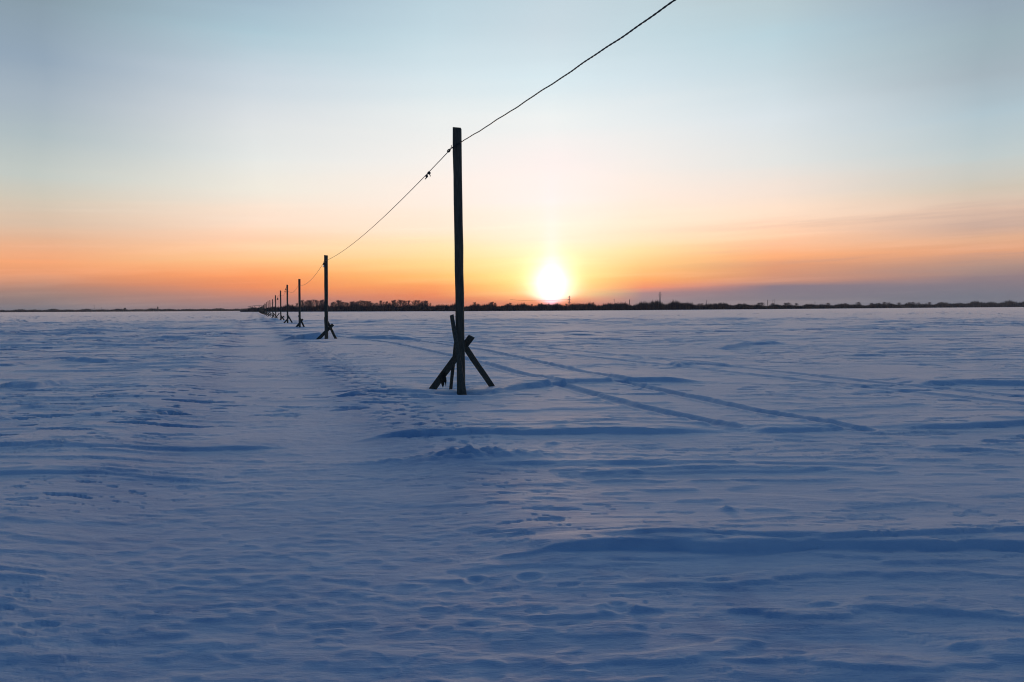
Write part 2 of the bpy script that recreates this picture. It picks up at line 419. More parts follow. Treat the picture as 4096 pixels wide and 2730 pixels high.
def relief(x, y):
    r = np.hypot(x, y)
    lod = 1.0 / (1.0 + (r / 55.0) ** 2)
    lod2 = 1.0 / (1.0 + (r / 220.0) ** 2)
    # slow swell of the frozen river
    h = 0.018 * lod2 * gn(x / 16.0, y / 9.0, 1) + 0.05 * gn(x / 60.0 + 5, y / 40.0, 2)
    off = postline(y) - x                      # metres to the left of the row of posts
    wig = 0.22 * gn(y * 0.35, y * 0, 33)
    inpath = ss(off + wig, 1.9, 3.0) * (1 - ss(off + wig, 4.6, 5.8))
    left = ss(off, 5.0, 6.0)
    warp = 0.9 * gn(x * 0.35, y * 0.5, 3)
    wx = x + 0.10 * y
    side = 1.0 + 0.7 * ss(off, 4.5, 7.0) * (1 - ss(r, 40, 160) * 0.3)
    calm = 1 - 0.4 * inpath

    def scar(sx_, sy_, sd_, lo, wid, lean):
        """wind-torn lips: a crust eaten back to a sharp broken edge"""
        n_ = gn(wx / sx_, y / sy_ + warp * 1.3, sd_)
        n_ = n_ + 0.45 * gn(wx / sx_ * 2.3, y / sy_ * 2.1 + warp, sd_ + 1)
        n_ = n_ + 0.22 * gn(wx / sx_ * 5.1, y / sy_ * 4.3, sd_ + 2)
        return ss(n_, lo, lo + wid) + lean * n_
    p1 = np.clip(0.55 + 1.5 * gn(x / 3.7 + 9, y / 2.4, 7), 0.10, 1.3)
    p2 = np.clip(0.55 + 1.7 * gn(x / 1.9 + 19, y / 1.2, 8), 0.08, 1.4)
    p3 = np.clip(0.55 + 1.5 * gn(x / 14 + 29, y / 9, 18), 0.10, 1.3)
    near = 1.0 / (1.0 + (r / 14.0) ** 2)
    h += calm * side * near * 0.0040 * p2 * scar(0.42, 0.115, 40, 0.10, 0.14, 0.35)
    h += calm * side * lod * 0.011 * p1 * scar(1.15, 0.28, 44, 0.12, 0.12, 0.35)
    h += calm * side * lod2 ** 0.5 * (0.021 * p3 + 0.006) * scar(3.6, 0.95, 48, 0.15, 0.12, 0.25) * (0.45 + 0.55 * ss(r, 8, 30))
    far_ = ss(r, 25, 70) / (1.0 + (r / 500.0) ** 2)
    h += far_ * 0.10 * scar(11.0, 3.6, 52, 0.16, 0.14, 0.25) * p3
    marg = np.exp(-((off - 1.9) / 0.6) ** 2) + np.exp(-((off - 5.4) / 0.8) ** 2)
    # small torn pits and lips, coarser ones farther off where the fine ones no longer show
    for k_, (sx_, sy_, ra, rb) in enumerate(((0.15, 0.042, 0.5, 5.5), (0.36, 0.11, 4.0, 14.0), (0.95, 0.30, 10.0, 42.0), (2.6, 0.85, 30.0, 120.0), (6.5, 2.4, 80.0, 330.0))):
        w_ = ss(r, ra * 0.7, ra * 1.3) * (1 - ss(r, rb * 0.7, rb * 1.3))
        ok = w_ > 0
        if not ok.any():
            continue
        xs_, ys_ = wx[ok], y[ok]
        n_ = gn(xs_ / sx_ + 7, ys_ / sy_ + warp[ok] * 0.3 / sy_ * 0.1, 90 + k_) + 0.40 * gn(xs_ / sx_ * 2.7, ys_ / sy_ * 2.2, 96 + k_) + 0.2 * gn(xs_ / sx_ * 6.1, ys_ / sy_ * 4.7, 99 + k_)
        pt = np.clip(0.5 + 1.8 * gn(xs_ / (sx_ * 9), ys_ / (sy_ * 14), 103 + k_), 0.05, 1.3) * (1 - 0.5 * inpath[ok] + 0.5 * left[ok] + 0.9 * marg[ok])
        h[ok] -= w_[ok] * pt * sy_ * (0.06, 0.075, 0.12, 0.18, 0.22)[k_] * ss(n_, 0.27, 0.37)
    # rough trampled crust in the path and around the photographer's feet
    tr = (inpath * 0.8 + 0.75 * left * (1 - ss(off, 7.5, 11.0))) * lod
    tr = tr * (1 - 0.5 * ss(r, 6, 20)) + 0.6 * (1 - ss(r, 2.2, 7.0))
    lump = gn(x / 0.34, y / 0.17, 10); lump2 = gn(x / 0.12, y / 0.07, 11)
    q3 = np.clip(0.6 + 1.6 * gn(x / 1.1, y / 0.9, 12), 0, 1.5)
    h += tr * (0.0040 * lump * q3 + 0.0045 * lump2 * (0.4 + q3) + 0.003 * ss(lump + 0.5 * lump2, 0.12, 0.26))
    # trodden trough between soft shoulders
    h += -0.040 * inpath
    h += 0.010 * np.exp(-((off - 1.9 + wig) / 0.35) ** 2) * (0.7 + 0.8 * gn(y * 0.9, x * 0.9, 34))
    h += 0.045 * np.exp(-((off - 6.1 + wig) / 0.8) ** 2) * (0.7 + 0.8 * gn(y * 0.25, x * 0.3, 35)) * (1 - ss(r, 150, 500))
    # footprints along the right-hand shoulder
    fp = ss(gn(x / 0.17 + 3, y / 0.26, 13) + 0.3 * gn(x / 0.07, y / 0.07, 19), 0.18, 0.42) * np.exp(-((off - 1.5) / 0.6) ** 2)
    h -= 0.045 * fp * lod * ss(r, 7, 11)
    for pts, w in TRK:
        mres = 1 + r / 60.0
        h += track(x, y, pts, w * mres ** 0.3, (0.044 if w < 0.19 else 0.020) * mres ** 0.6, 50 + int(pts[0][0] * 7) % 40)
    for pts, A, back, face, sd_ in LEDGES:
        h += ledge(x, y, pts, A, back, face, sd_)
    # broken crust in the middle distance
    mx, my = D(1075, 1050)
    for cx, cy, sx_, sy_, A in ((mx, my, 0.42, 0.22, 0.075), (mx + 0.55, my + 0.12, 0.5, 0.15, 0.030), (mx - 0.9, my - 0.12, 0.6, 0.12, 0.022),
                                (D(1268, 1020)[0], D(1268, 1020)[1], 0.10, 0.08, 0.03), (D(1675, 1176)[0], D(1675, 1176)[1], 0.055, 0.05, 0.032)):
        g_ = np.exp(-(((x - cx) / sx_) ** 2 + ((y - cy) / sy_) ** 2))
        h += A * g_ * (1 + 0.9 * gn(x / 0.12, y / 0.09, 14)) + 0.012 * g_ * gn(x / 0.05, y / 0.05, 15)
    for hx, hy, rad, dp in HOLES:
        g_ = np.hypot(x - hx, (y - hy) * 1.2) / rad
        h += -dp * np.exp(-g_ ** 4) + dp * 0.4 * np.exp(-((g_ - 1.3) / 0.3) ** 2)
    # deeper wind scallops at the lower right
    q = ss(x, 0.3, 1.2) * (1 - ss(y, 3.2, 4.4)) * (1 - ss(x, 2.2, 3.2))
    s2 = gn(x / 0.55 + 3, y / 0.22 + 0.8 * gn(x / 0.7, y / 0.7, 17), 16)
    s2 = gn(x / 0.55 + 3, (y + 0.06 * s2) / 0.22 + 0.8 * gn(x / 0.7, y / 0.7, 17), 16)
    h += 0.026 * q * s2
    # scour around the first post
    d1 = np.hypot((x + 0.95) / 1.0, (y - 14.75) / 0.55)
    h += -0.10 * np.exp(-(d1 / 0.36) ** 2) + 0.03 * np.exp(-((d1 - 0.85) / 0.3) ** 2)
    h += -0.075 * np.exp(-(((x + 0.72) / 0.24) ** 2 + ((y - 14.40) / 0.13) ** 2)) + 0.03 * np.exp(-(((x + 0.75) / 0.45) ** 2 + ((y - 14.10) / 0.12) ** 2))
    return h * (1 - ss(r, 600, 1500))


def packed_and_shade(x, y):
    """0..1 snow pressed grey by feet, sledges and wheels, plus painted-in shade"""
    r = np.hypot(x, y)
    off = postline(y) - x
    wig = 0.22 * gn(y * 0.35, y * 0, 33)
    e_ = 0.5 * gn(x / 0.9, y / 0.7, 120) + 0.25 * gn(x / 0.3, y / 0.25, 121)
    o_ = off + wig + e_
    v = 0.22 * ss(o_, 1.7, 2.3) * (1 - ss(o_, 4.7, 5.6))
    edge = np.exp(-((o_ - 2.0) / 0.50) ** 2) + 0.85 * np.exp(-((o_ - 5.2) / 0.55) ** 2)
    v += edge * (0.9 + 0.6 * gn(x / 0.9, y / 1.6, 122)) * ss(r, 4, 9)  # path margins: shade of the rough snow painted into the colour
    v += 0.55 * ss(off, 6.6, 8.5) * (1 - ss(off, 40, 80)) * ss(gn(x / 3.0, y / 4.5, 123) + 0.5 * gn(x / 0.9, y / 1.1, 124), -0.05, 0.35)  # rough patches left of the path, their shade painted as tint
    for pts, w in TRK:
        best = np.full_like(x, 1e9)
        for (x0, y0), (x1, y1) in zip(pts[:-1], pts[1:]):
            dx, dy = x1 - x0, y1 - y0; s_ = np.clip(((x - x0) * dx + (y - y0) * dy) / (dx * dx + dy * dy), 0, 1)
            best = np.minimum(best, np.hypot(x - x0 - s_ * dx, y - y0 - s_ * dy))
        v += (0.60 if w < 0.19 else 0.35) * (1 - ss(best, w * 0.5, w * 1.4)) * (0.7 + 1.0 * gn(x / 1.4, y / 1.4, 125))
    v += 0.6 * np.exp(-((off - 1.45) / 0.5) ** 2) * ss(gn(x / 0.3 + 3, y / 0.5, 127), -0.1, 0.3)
    v += 0.62 * (1 - ss(r, 2.0, 9.0)) * (0.7 + 0.8 * gn(x / 0.8, y / 0.5, 126))  # foreground dimmed by a darker tint, painted rather than lit
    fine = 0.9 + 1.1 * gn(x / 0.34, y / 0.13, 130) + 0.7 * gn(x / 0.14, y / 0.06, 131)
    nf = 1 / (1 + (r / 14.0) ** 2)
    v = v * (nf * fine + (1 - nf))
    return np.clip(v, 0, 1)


def ground_z(x, y):
    return float(relief(np.array([float(x)]), np.array([float(y)]))[0])


def mesh_np(name, co, quads, smooth=True):
    me = bpy.data.meshes.new(name)
    nv, nf = len(co), len(quads)
    me.vertices.add(nv); me.vertices.foreach_set('co', co.astype(np.float32).ravel())
    me.loops.add(nf * 4); me.loops.foreach_set('vertex_index', quads.astype(np.int32).ravel())
    me.polygons.add(nf)
    me.polygons.foreach_set('loop_start', np.arange(0, nf * 4, 4, dtype=np.int32))
    me.polygons.foreach_set('loop_total', np.full(nf, 4, dtype=np.int32))
    me.polygons.foreach_set('use_smooth', np.full(nf, smooth))
    me.update(calc_edges=True); me.validate()
    return me


def props(o, label=None, cat=None, group=None, kind=None):
    if label: o['label'] = label
    if cat: o['category'] = cat
    if group: o['group'] = group
    if kind: o['kind'] = kind
    return o


th = np.concatenate([np.radians(np.arange(-180, -46, 1.5)), np.radians(np.linspace(-46, 46, 1400)),
                     np.radians(np.arange(47.5, 179, 1.5))])
rr = np.concatenate([np.geomspace(0.4, 1.9, 25)[:-1], np.geomspace(1.9, 130, 980), np.geomspace(130, 6500, 130)[1:]])
R_, T_ = np.meshgrid(rr, th, indexing='ij')
gx = (R_ * np.sin(T_)).ravel(); gy = (R_ * np.cos(T_)).ravel()
gz = relief(gx, gy)
co = np.stack([gx, gy, gz], 1)
nr, na = len(rr), len(th)
idx = np.arange(nr * na).reshape(nr, na)
a = idx[:-1, :]; bq = idx[1:, :]
q = np.stack([a, np.roll(a, -1, 1), np.roll(bq, -1, 1), bq], -1).reshape(-1, 4)[:, ::-1]
# close the middle under the camera
co = np.vstack([co, [[0, 0, float(gz[:na].mean())]]])
cen = len(co) - 1
ring = idx[0]
capq = np.array([[cen, ring[(k + 2) % na], ring[(k + 1) % na], ring[k]] for k in range(0, na - 1, 2)])[:, ::-1]
ground = bpy.data.objects.new('snow_field', mesh_np('snow_field', co, np.vstack([q, capq])))
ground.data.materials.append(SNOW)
at_ = ground.data.attributes.new('packed_and_shade', 'FLOAT', 'POINT')
at_.data.foreach_set('value', np.append(packed_and_shade(gx, gy), 0.3).astype(np.float32))
C.collection.objects.link(ground)
props(ground, kind='structure')
del co, q, gx, gy, gz, R_, T_


# ------------------------------------------------------------------ mesh builder
class MB:
    def __init__(s): s.v = []; s.f = []

    def beam(s, p0, p1, w, d, up_hint=(0, 1, 0), segs=6, jit=0.004, ends=(0, 0), twist=0.0, seed=0):
        """sawn timber with worn edges: eight-sided section, slight waver"""
        rnd = random.Random(seed)
        p0, p1 = Vector(p0), Vector(p1); ax = (p1 - p0).normalized()
        hx = Vector(up_hint); n2 = (hx - ax * hx.dot(ax)).normalized(); n1 = ax.cross(n2).normalized()
        c = min(w, d) * 0.07
        sec = [(-w / 2 + c, -d / 2), (w / 2 - c, -d / 2), (w / 2, -d / 2 + c), (w / 2, d / 2 - c),
               (w / 2 - c, d / 2), (-w / 2 + c, d / 2), (-w / 2, d / 2 - c), (-w / 2, -d / 2 + c)]
        base = len(s.v)
        for i in range(segs + 1):
            t_ = i / segs; ct = p0.lerp(p1, t_) + n1 * rnd.uniform(-jit, jit) + n2 * rnd.uniform(-jit, jit)
            k = 1 + rnd.uniform(-0.03, 0.03); an = twist * t_; ca_, sa_ = math.cos(an), math.sin(an)
            for (a_, b_) in sec:
                e = 0
                if i == 0: e = ends[0] * a_
                if i == segs: e = ends[1] * a_
                s.v.append(ct + n1 * (a_ * ca_ - b_ * sa_) * k + n2 * (a_ * sa_ + b_ * ca_) * k + ax * e)
        for i in range(segs):
            for j in range(8):
                a_ = base + i * 8 + j; b_ = base + i * 8 + (j + 1) % 8
                s.f.append((a_, b_, b_ + 8, a_ + 8))
        s.f.append(tuple(base + j for j in reversed(range(8))))
        s.f.append(tuple(base + segs * 8 + j for j in range(8)))

    def tube(s, pts, rad, n=6, cap=True):
        pts = [Vector(p) for p in pts]; base = len(s.v)
        for i, p in enumerate(pts):
            ax = (pts[min(i + 1, len(pts) - 1)] - pts[max(i - 1, 0)])
            if ax.length < 1e-9: ax = Vector((0, 0, 1))
            ax.normalize()
            h = Vector((0, 0, 1)) if abs(ax.z) < 0.9 else Vector((0, 1, 0))
            n1 = ax.cross(h).normalized(); n2 = n1.cross(ax)
            rr_ = rad[i] if isinstance(rad, (list, tuple)) else rad
            for j in range(n):
                a_ = 2 * math.pi * j / n
                s.v.append(p + n1 * (rr_ * math.cos(a_)) + n2 * (rr_ * math.sin(a_)))
        for i in range(len(pts) - 1):
            for j in range(n):
                a_ = base + i * n + j; b_ = base + i * n + (j + 1) % n
                s.f.append((a_, b_, b_ + n, a_ + n))
        if cap:
            s.f.append(tuple(base + j for j in reversed(range(n))))
            s.f.append(tuple(base + (len(pts) - 1) * n + j for j in range(n)))

    def lathe(s, c, prof, n=12, ax=(0, 0, 1)):
        c = Vector(c); ax = Vector(ax).normalized()
        h = Vector((1, 0, 0)) if abs(ax.x) < 0.9 else Vector((0, 1, 0))
        n1 = ax.cross(h).normalized(); n2 = n1.cross(ax); base = len(s.v)
        for (r_, z_) in prof:
            for j in range(n):
                a_ = 2 * math.pi * j / n
                s.v.append(c + ax * z_ + n1 * (r_ * math.cos(a_)) + n2 * (r_ * math.sin(a_)))
        for i in range(len(prof) - 1):
            for j in range(n):
                a_ = base + i * n + j; b_ = base + i * n + (j + 1) % n
                s.f.append((a_, b_, b_ + n, a_ + n))
        s.f.append(tuple(base + j for j in reversed(range(n))))
        s.f.append(tuple(base + (len(prof) - 1) * n + j for j in range(n)))

    def spike(s, p0, p1, r, rnd):
        """thin three-sided twig tapering to a point"""
        p0, p1 = Vector(p0), Vector(p1); ax = (p1 - p0).normalized()
        h = Vector((0, 1, 0)) if abs(ax.y) < 0.9 else Vector((1, 0, 0))
        n1 = ax.cross(h).normalized(); n2 = n1.cross(ax); b_ = len(s.v); a0 = rnd.uniform(0, 6)
        for j in range(3):
            an = a0 + j * 2.094
            s.v.append(p0 + (n1 * math.cos(an) + n2 * math.sin(an)) * r)
        s.v.append(p1)
        s.f += [(b_, b_ + 1, b_ + 3), (b_ + 1, b_ + 2, b_ + 3), (b_ + 2, b_, b_ + 3)]

    def build(s, name, m, parent=None, origin=(0, 0, 0), smooth=False):
        o_ = Vector(origin)
        me = bpy.data.meshes.new(name)
        me.from_pydata([tuple(v - o_) for v in s.v], [], s.f); me.update()
        if smooth:
            me.polygons.foreach_set('use_smooth', [True] * len(me.polygons))
        me.materials.append(m)
        o = bpy.data.objects.new(name, me); C.collection.objects.link(o)
        if parent is not None: o.parent = parent
        else: o.location = o_
        return o


def empty(name, loc):
    o = bpy.data.objects.new(name, None); C.collection.objects.link(o)
    o.location = loc; o.empty_display_size = 0.3
    return o


ORD = ['nearest', 'second', 'third', 'fourth', 'fifth', 'sixth', 'seventh', 'eighth', 'ninth', 'tenth', 'eleventh', 'twelfth',
       'thirteenth', 'fourteenth', 'fifteenth', 'sixteenth', 'seventeenth', 'eighteenth', 'nineteenth', 'twentieth',
       'twenty-first', 'twenty-second', 'twenty-third', 'twenty-fourth', 'twenty-fifth', 'twenty-sixth', 'twenty-seventh', 'twenty-eighth']

# ------------------------------------------------------------------ posts
PG = 'timber posts along the trodden snow path'
POST = []        # (base x, y, top z, half width)


def make_post(label, base, top, w, braces, Y):
    """base/top in world; braces = list of (foot, head, width, depth, hint)"""
    o = empty('timber_post', (base[0], base[1], base[2]))
    props(o, label, 'post', PG)
    O = Vector(base)
    m = MB(); m.beam(Vector(base) - Vector((0, 0, 0.35)), top, w, w * 0.95, (0, 1, 0), 12, 0.004, (0, 0.10), 0.05, int(Y * 10))
    m.build('post_shaft', WOOD, o, O)
    for i, (foot, head, bw, bd, hint) in enumerate(braces):
        foot = Vector(foot); head = Vector(head); d = (foot - head).normalized()
        m = MB(); m.beam(foot + d * 0.25, head, bw, bd, hint, 6, 0.004, (0, random.uniform(-0.25, 0.25)), 0.0, int(Y * 10) + i)
        m.build('brace', WOOD, o, O)
    return o


# first post, read closely from the photograph
Y1 = 15.05
b1_ = un(1845, 1571, Y1); t1_ = un(1828, 514, Y1)
S = 0.2805
def z1(x, y, Y): return un(1680 + x * S, 1180 + y * S, Y)
hint = (0, 1, 0)
post1 = make_post('tall square timber post nearest the camera, propped by four braces', b1_, t1_, 0.158,
    [(z1(1022, 1300, 16.1), z1(560, 622, 15.22), 0.115, 0.05, hint),
     (z1(180, 1345, 15.65), z1(733, 596, 15.17), 0.135, 0.06, hint),
     (z1(441, 1345, 15.75), z1(505, 690, 15.20), 0.065, 0.07, hint),
     (z1(640, 1428, 14.45), z1(452, 292, 14.93), 0.075, 0.05, hint)], 15.0)
# torn strip of bark hanging from the left brace
m = MB(); rnd = random.Random(3)
ptop = z1(325, 1130, 15.42)
for k in range(9):
    a_ = ptop + Vector((rnd.uniform(-0.06, 0.05), rnd.uniform(-0.02, 0.02), rnd.uniform(-0.05, 0.05)))
    e_ = z1(rnd.uniform(315, 372), rnd.uniform(1210, 1330), 15.42)
    m.tube([a_, a_.lerp(e_, 0.55) + Vector((rnd.uniform(-.02, .02), 0, 0)), e_], [0.028, 0.022, 0.002], 5)
m.build('torn_bark', BARK, post1, b1_)
# nail heads
m = MB(); m.lathe(z1(515, 515, 14.93), [(0.010, -0.03), (0.010, 0.0), (0.004, 0.004)], 8, (0, -1, 0)); m.build('nail', STEEL, post1, b1_)
POST.append((b1_, t1_))

# the others: (px, top row, base row, lean, left foot, left head, right foot, right head)
SPEC = [
    (1305.5, 1022, 1361, [((1272.6, 1358), (1332, 1299), .17, .07), ((1345, 1359), (1300, 1268), .13, .07), ((1305, 1364), (1299.5, 1270), .09, .05)]),
    (1199, 1117, 1315, [((1181, 1315), (1211, 1277.5), .16, .07), ((1219, 1314.6), (1194.5, 1262), .14, .07)]),
    (1150.4, 1140, 1298, [((1133, 1297), (1154, 1272), .15, .07), ((1172, 1297), (1148, 1257), .15, .07)]),
    (1123.6, 1163, 1287, [((1115, 1286), (1136, 1265), .15, .07), ((1139.5, 1286), (1122, 1260), .18, .07)]),
    (1103.4, 1182, 1281, [((1097, 1280), (1117.5, 1253), .15, .07), ((1115.5, 1280), (1091, 1251.5), .15, .07)]),
    (1091.7, 1198, 1276, [((1084, 1275), (1096, 1262), .15, .07), ((1099, 1275), (1090, 1252), .15, .07)]),
    (1081, 1202, 1275, None), (1073.6, 1204, 1269, None), (1067, 1209, 1267, None), (1063.8, 1216, 1265, None),
    (1059.4, 1215, 1264, None), (1055.8, 1222, 1262, None),
]
KP = (1845 - 1018) * Y1
for i, (px, ty, by, br) in enumerate(SPEC):
    Y = KP / (px - 1018)
    base = un(px, by, Y); top = un(px - 1.5, ty, Y)
    braces = []
    if br is None:
        gz_ = base
        l_ = random.uniform(0.9, 1.3); r_ = random.uniform(0.8, 1.2)
        braces = [((base.x - l_, base.y, base.z), (base.x + 0.35, base.y + .12, base.z + random.uniform(1.2, 1.5)), .15, .07, hint),
                  ((base.x + r_, base.y, base.z), (base.x - 0.3, base.y + .22, base.z + random.uniform(1.3, 1.6)), .15, .07, hint)]
    else:
        for k, (f_, h_, bw, bd) in enumerate(br):
            dy = (0.14, 0.24, -0.18)[k]
            braces.append((un(f_[0], f_[1], Y + dy * 1.5), un(h_[0], h_[1], Y + dy), bw, bd, hint))
    lab = ORD[i + 1] + ' braced timber post from the camera beside the trodden path'
    make_post(lab, base, top, 0.172 if i == 0 else 0.16, braces, Y)
    POST.append((base, top))
for i in range(13, 27):
    Y = 345 + (i - 13) * 26.5
    px = 1018 + KP / Y
    hy = 1248 - 0.0052 * px
    base = un(px, hy + CAMZ * F / Y + 4.0, Y); hh = random.uniform(4.0, 4.7)
    make_post(ORD[i] + ' timber post from the camera in the far end of the row', base, base + Vector((0, 0, hh)), 0.19,
              [((base.x - 1.1, base.y, base.z), (base.x + 0.3, base.y + .2, base.z + 1.4), .16, .08, hint),
               ((base.x + 1.1, base.y, base.z), (base.x - 0.3, base.y + .3, base.z + 1.5), .16, .08, hint)], Y)
    POST.append((base, base + Vector((0, 0, hh))))

# ------------------------------------------------------------------ cable strung from post to post
CG = 'cable spans hanging between the posts'


def sag(A, B, s, n):
    A, B = Vector(A), Vector(B)
    return [A.lerp(B, i / n) - Vector((0, 0, s * 4 * (i / n) * (1 - i / n))) for i in range(n + 1)]


def twisted(m, pts, off, rad, pitch, n=5):
    """two strands wound round each other"""
    L_ = 0; ph = []
    for i, p in enumerate(pts):
        if i: L_ += (p - pts[i - 1]).length
        ph.append(L_ / pitch * 2 * math.pi)
    for k in (0, math.pi):
        out = []
        for i, p in enumerate(pts):
            ax = (pts[min(i + 1, len(pts) - 1)] - pts[max(i - 1, 0)]).normalized()
            n1 = ax.cross(Vector((0, 0, 1))).normalized(); n2 = n1.cross(ax)
            out.append(p + n1 * off * math.cos(ph[i] + k) + n2 * off * math.sin(ph[i] + k))
        m.tube(out, rad, n)


A1 = un(1811, 589, Y1 - 0.10)                 # tied at the left of the first post
A1b = un(1846, 569, Y1 - 0.10)                # leaves its right edge
P0 = Vector((8.2, -12.6, A1.z + 0.05))
ATT = [A1]
att_px = [(1298, 1046), (1193.5, 1143), (1146, 1155), (1121.5, 1177), (1100.5, 1192), (1090, 1206), (1079.5, 1208), (1072, 1212), (1066, 1217)]
for (ax_, ay_), (bs, tp) in zip(att_px, POST[1:]):
    ATT.append(un(ax_, ay_, bs.y - 0.14))

# span overhead
m = MB()
pts = sag(A1b, P0, 0.36, 900)
for i, p in enumerate(pts):
    pts[i] = p + Vector((0, 0, 0.004 * math.sin(i * 0.11) + 0.002 * math.sin(i * 0.29)))
twisted(m, [A1.lerp(A1b, k / 5) for k in range(5)] + pts, 0.0030, 0.0075, 0.20)
o = m.build('cable', RUBBER, None, A1, True)
props(o, 'black twisted cable rising overhead from the nearest post out of the picture', 'cable', CG)
# first long span
m = MB(); sp1 = sag(A1, ATT[1], 0.30, 800)
twisted(m, sp1, 0.0030, 0.0068, 0.20)
cab1 = m.build('cable', RUBBER, None, A1, True)
props(cab1, 'sagging cable between the nearest post and the second post', 'cable', CG)
m = MB(); kp = un(1795, 604, Y1 - 0.02)
rnd = random.Random(5)
def coil(m, c, r, turns, ax, rad):
    pts_ = []; ax = Vector(ax).normalized(); n1 = ax.cross(Vector((0, 1, 0.2))).normalized(); n2 = n1.cross(ax)
    for i in range(int(turns * 12)):
        a_ = i / 12 * 2 * math.pi
        pts_.append(Vector(c) + ax * (i * 0.0016 - turns * .009) + (n1 * math.cos(a_) + n2 * math.sin(a_)) * r)
    m.tube(pts_, rad, 5)
dirc = (ATT[1] - A1).normalized()
coil(m, kp, 0.022, 4, sp1[40] - sp1[0], 0.008)
m.tube([un(1812, 590, Y1 - .1), un(1806, 590, Y1 - .1), un(1805, 583, Y1 - .1), un(1808, 580.5, Y1 - .1)], [.008, .008, .006, .003], 5)
m.tube([un(1813, 593, Y1 - .08), un(1808, 593.5, Y1 - .06), un(1803, 592, Y1 - .04), un(1796, 600, Y1 - .02)], .006, 5)
m.build('knot', RUBBER, cab1, A1)
for i in range(1, 9):
    A, B = ATT[i], ATT[i + 1]
    m = MB()
    m.tube(sag(A, B, 0.42 if i == 1 else 0.55, 60), 0.010 if i < 3 else 0.012, 5)
    o = m.build('cable', RUBBER, None, A, True)
    props(o, 'thin sagging cable between the %s post and the %s post' % (ORD[i], ORD[i + 1]), 'cable', CG)

# ------------------------------------------------------------------ lamps on the cable
LG = 'lamp holders hanging on the cable'


def holder(p, ax, label, bulb=True, k=1.0, group=LG):
    """black lamp holder on a short pigtail, with its bulb"""
    o = empty('hanging_lamp', p); props(o, label, 'lamp', group)
    ax = Vector(ax).normalized(); p = Vector(p)
    m = MB(); m.lathe(p, [(0.006 * k, 0), (0.016 * k, 0.006 * k), (0.022 * k, 0.02 * k), (0.024 * k, 0.05 * k), (0.030 * k, 0.056 * k), (0.030 * k, 0.07 * k)], 12, ax)
    m.build('lamp_holder', RUBBER, o, p, True)
    m = MB(); m.tube([p, p - ax * 0.03 * k, p - ax * 0.05 * k + Vector((0.02 * k, 0, 0.03 * k)), p - ax * 0.02 * k + Vector((0.035 * k, 0, 0.075 * k))], 0.005 * k, 5)
    m.build('pigtail', RUBBER, o, p, True)
    if bulb:
        pr = [(0.012, 0.07), (0.017, 0.085), (0.028, 0.105), (0.033, 0.125), (0.030, 0.145), (0.018, 0.158), (0.003, 0.162)]
        m = MB(); m.lathe(p, [(r_ * k, z_ * k) for r_, z_ in pr], 14, ax)
        m.build('bulb', GLASS, o, p, True)
    return o


# the pair of empty holders on the first span
best = min(range(len(sp1)), key=lambda i: abs((2048 + F * sp1[i].x / sp1[i].y) - 1719))
ps = sp1[best]
o = empty('cable_junction', ps); props(o, 'pair of black lamp holders hanging on the first sagging cable span', 'lamp holder')
tdir = (sp1[best + 2] - sp1[best - 2]).normalized()
for k, (dx, dz, axv) in enumerate((((0.02), -0.02, Vector((-0.1, -0.3, -1))), (-0.035, -0.085, Vector((0.25, -0.3, -1))))):
    c = ps + Vector((dx, 0, dz))
    m = MB(); m.lathe(c, [(0.012, 0.02), (0.026, 0.012), (0.030, -0.005), (0.028, -0.03), (0.012, -0.038)], 12, axv)
    m.tube([c + Vector((0.006, 0, -0.02)), c + Vector((0.022 if k == 0 else -0.03, 0, -0.045)), c + Vector((0.018 if k == 0 else -0.04, 0, -0.068))], [.010, .009, .006], 6)
    m.tube([c, c + Vector((0.0, 0, 0.02)), ps + Vector((0, 0, 0.0)) + tdir * (0.05 - 0.1 * k)], 0.007, 5)
    m.build('lamp_holder', RUBBER, o, ps, True)
m = MB(); coil(m, ps - tdir * 0.02, 0.014, 5, tdir, 0.006); m.build('wire_wrap', RUBBER, o, ps, True)

Y2 = POST[1][0].y
holder(un(1294.5, 1052, Y2 - .15), (0, 0, -1), 'clear glass bulb in black holder hanging beside the second post', True, 1.55)
m_at = un(1143, 1155, POST[3][0].y - .2)
holder(m_at, (-.3, 0, -1), 'dark lamp holder at the left of the fourth post top', False, 2.2)
holder(un(1140, 1165, POST[3][0].y + 3), (0, 0, -1), 'dark lamp hanging just below the holder of the fourth post', False, 2.2)
holder(un(1100.5, 1190, POST[5][0].y - .2), (-.2, 0, -1), 'dark lamp holder at the left of the sixth post top', False, 2.6)
holder(un(1110.5, 1193, 122), (0, 0, -1), 'dark lamp dangling from the cable between the fifth post and sixth post', False, 4.0)
holder(un(1120.5, 1178, POST[4][0].y - .2), (-.2, 0, -1), 'small lamp holder at the left of the fifth post top', False, 2.0)

# ------------------------------------------------------------------ the far banks
def lerp_list(lst, x):
    return float(np.interp(x, [p[0] for p in lst], [p[1] for p in lst]))


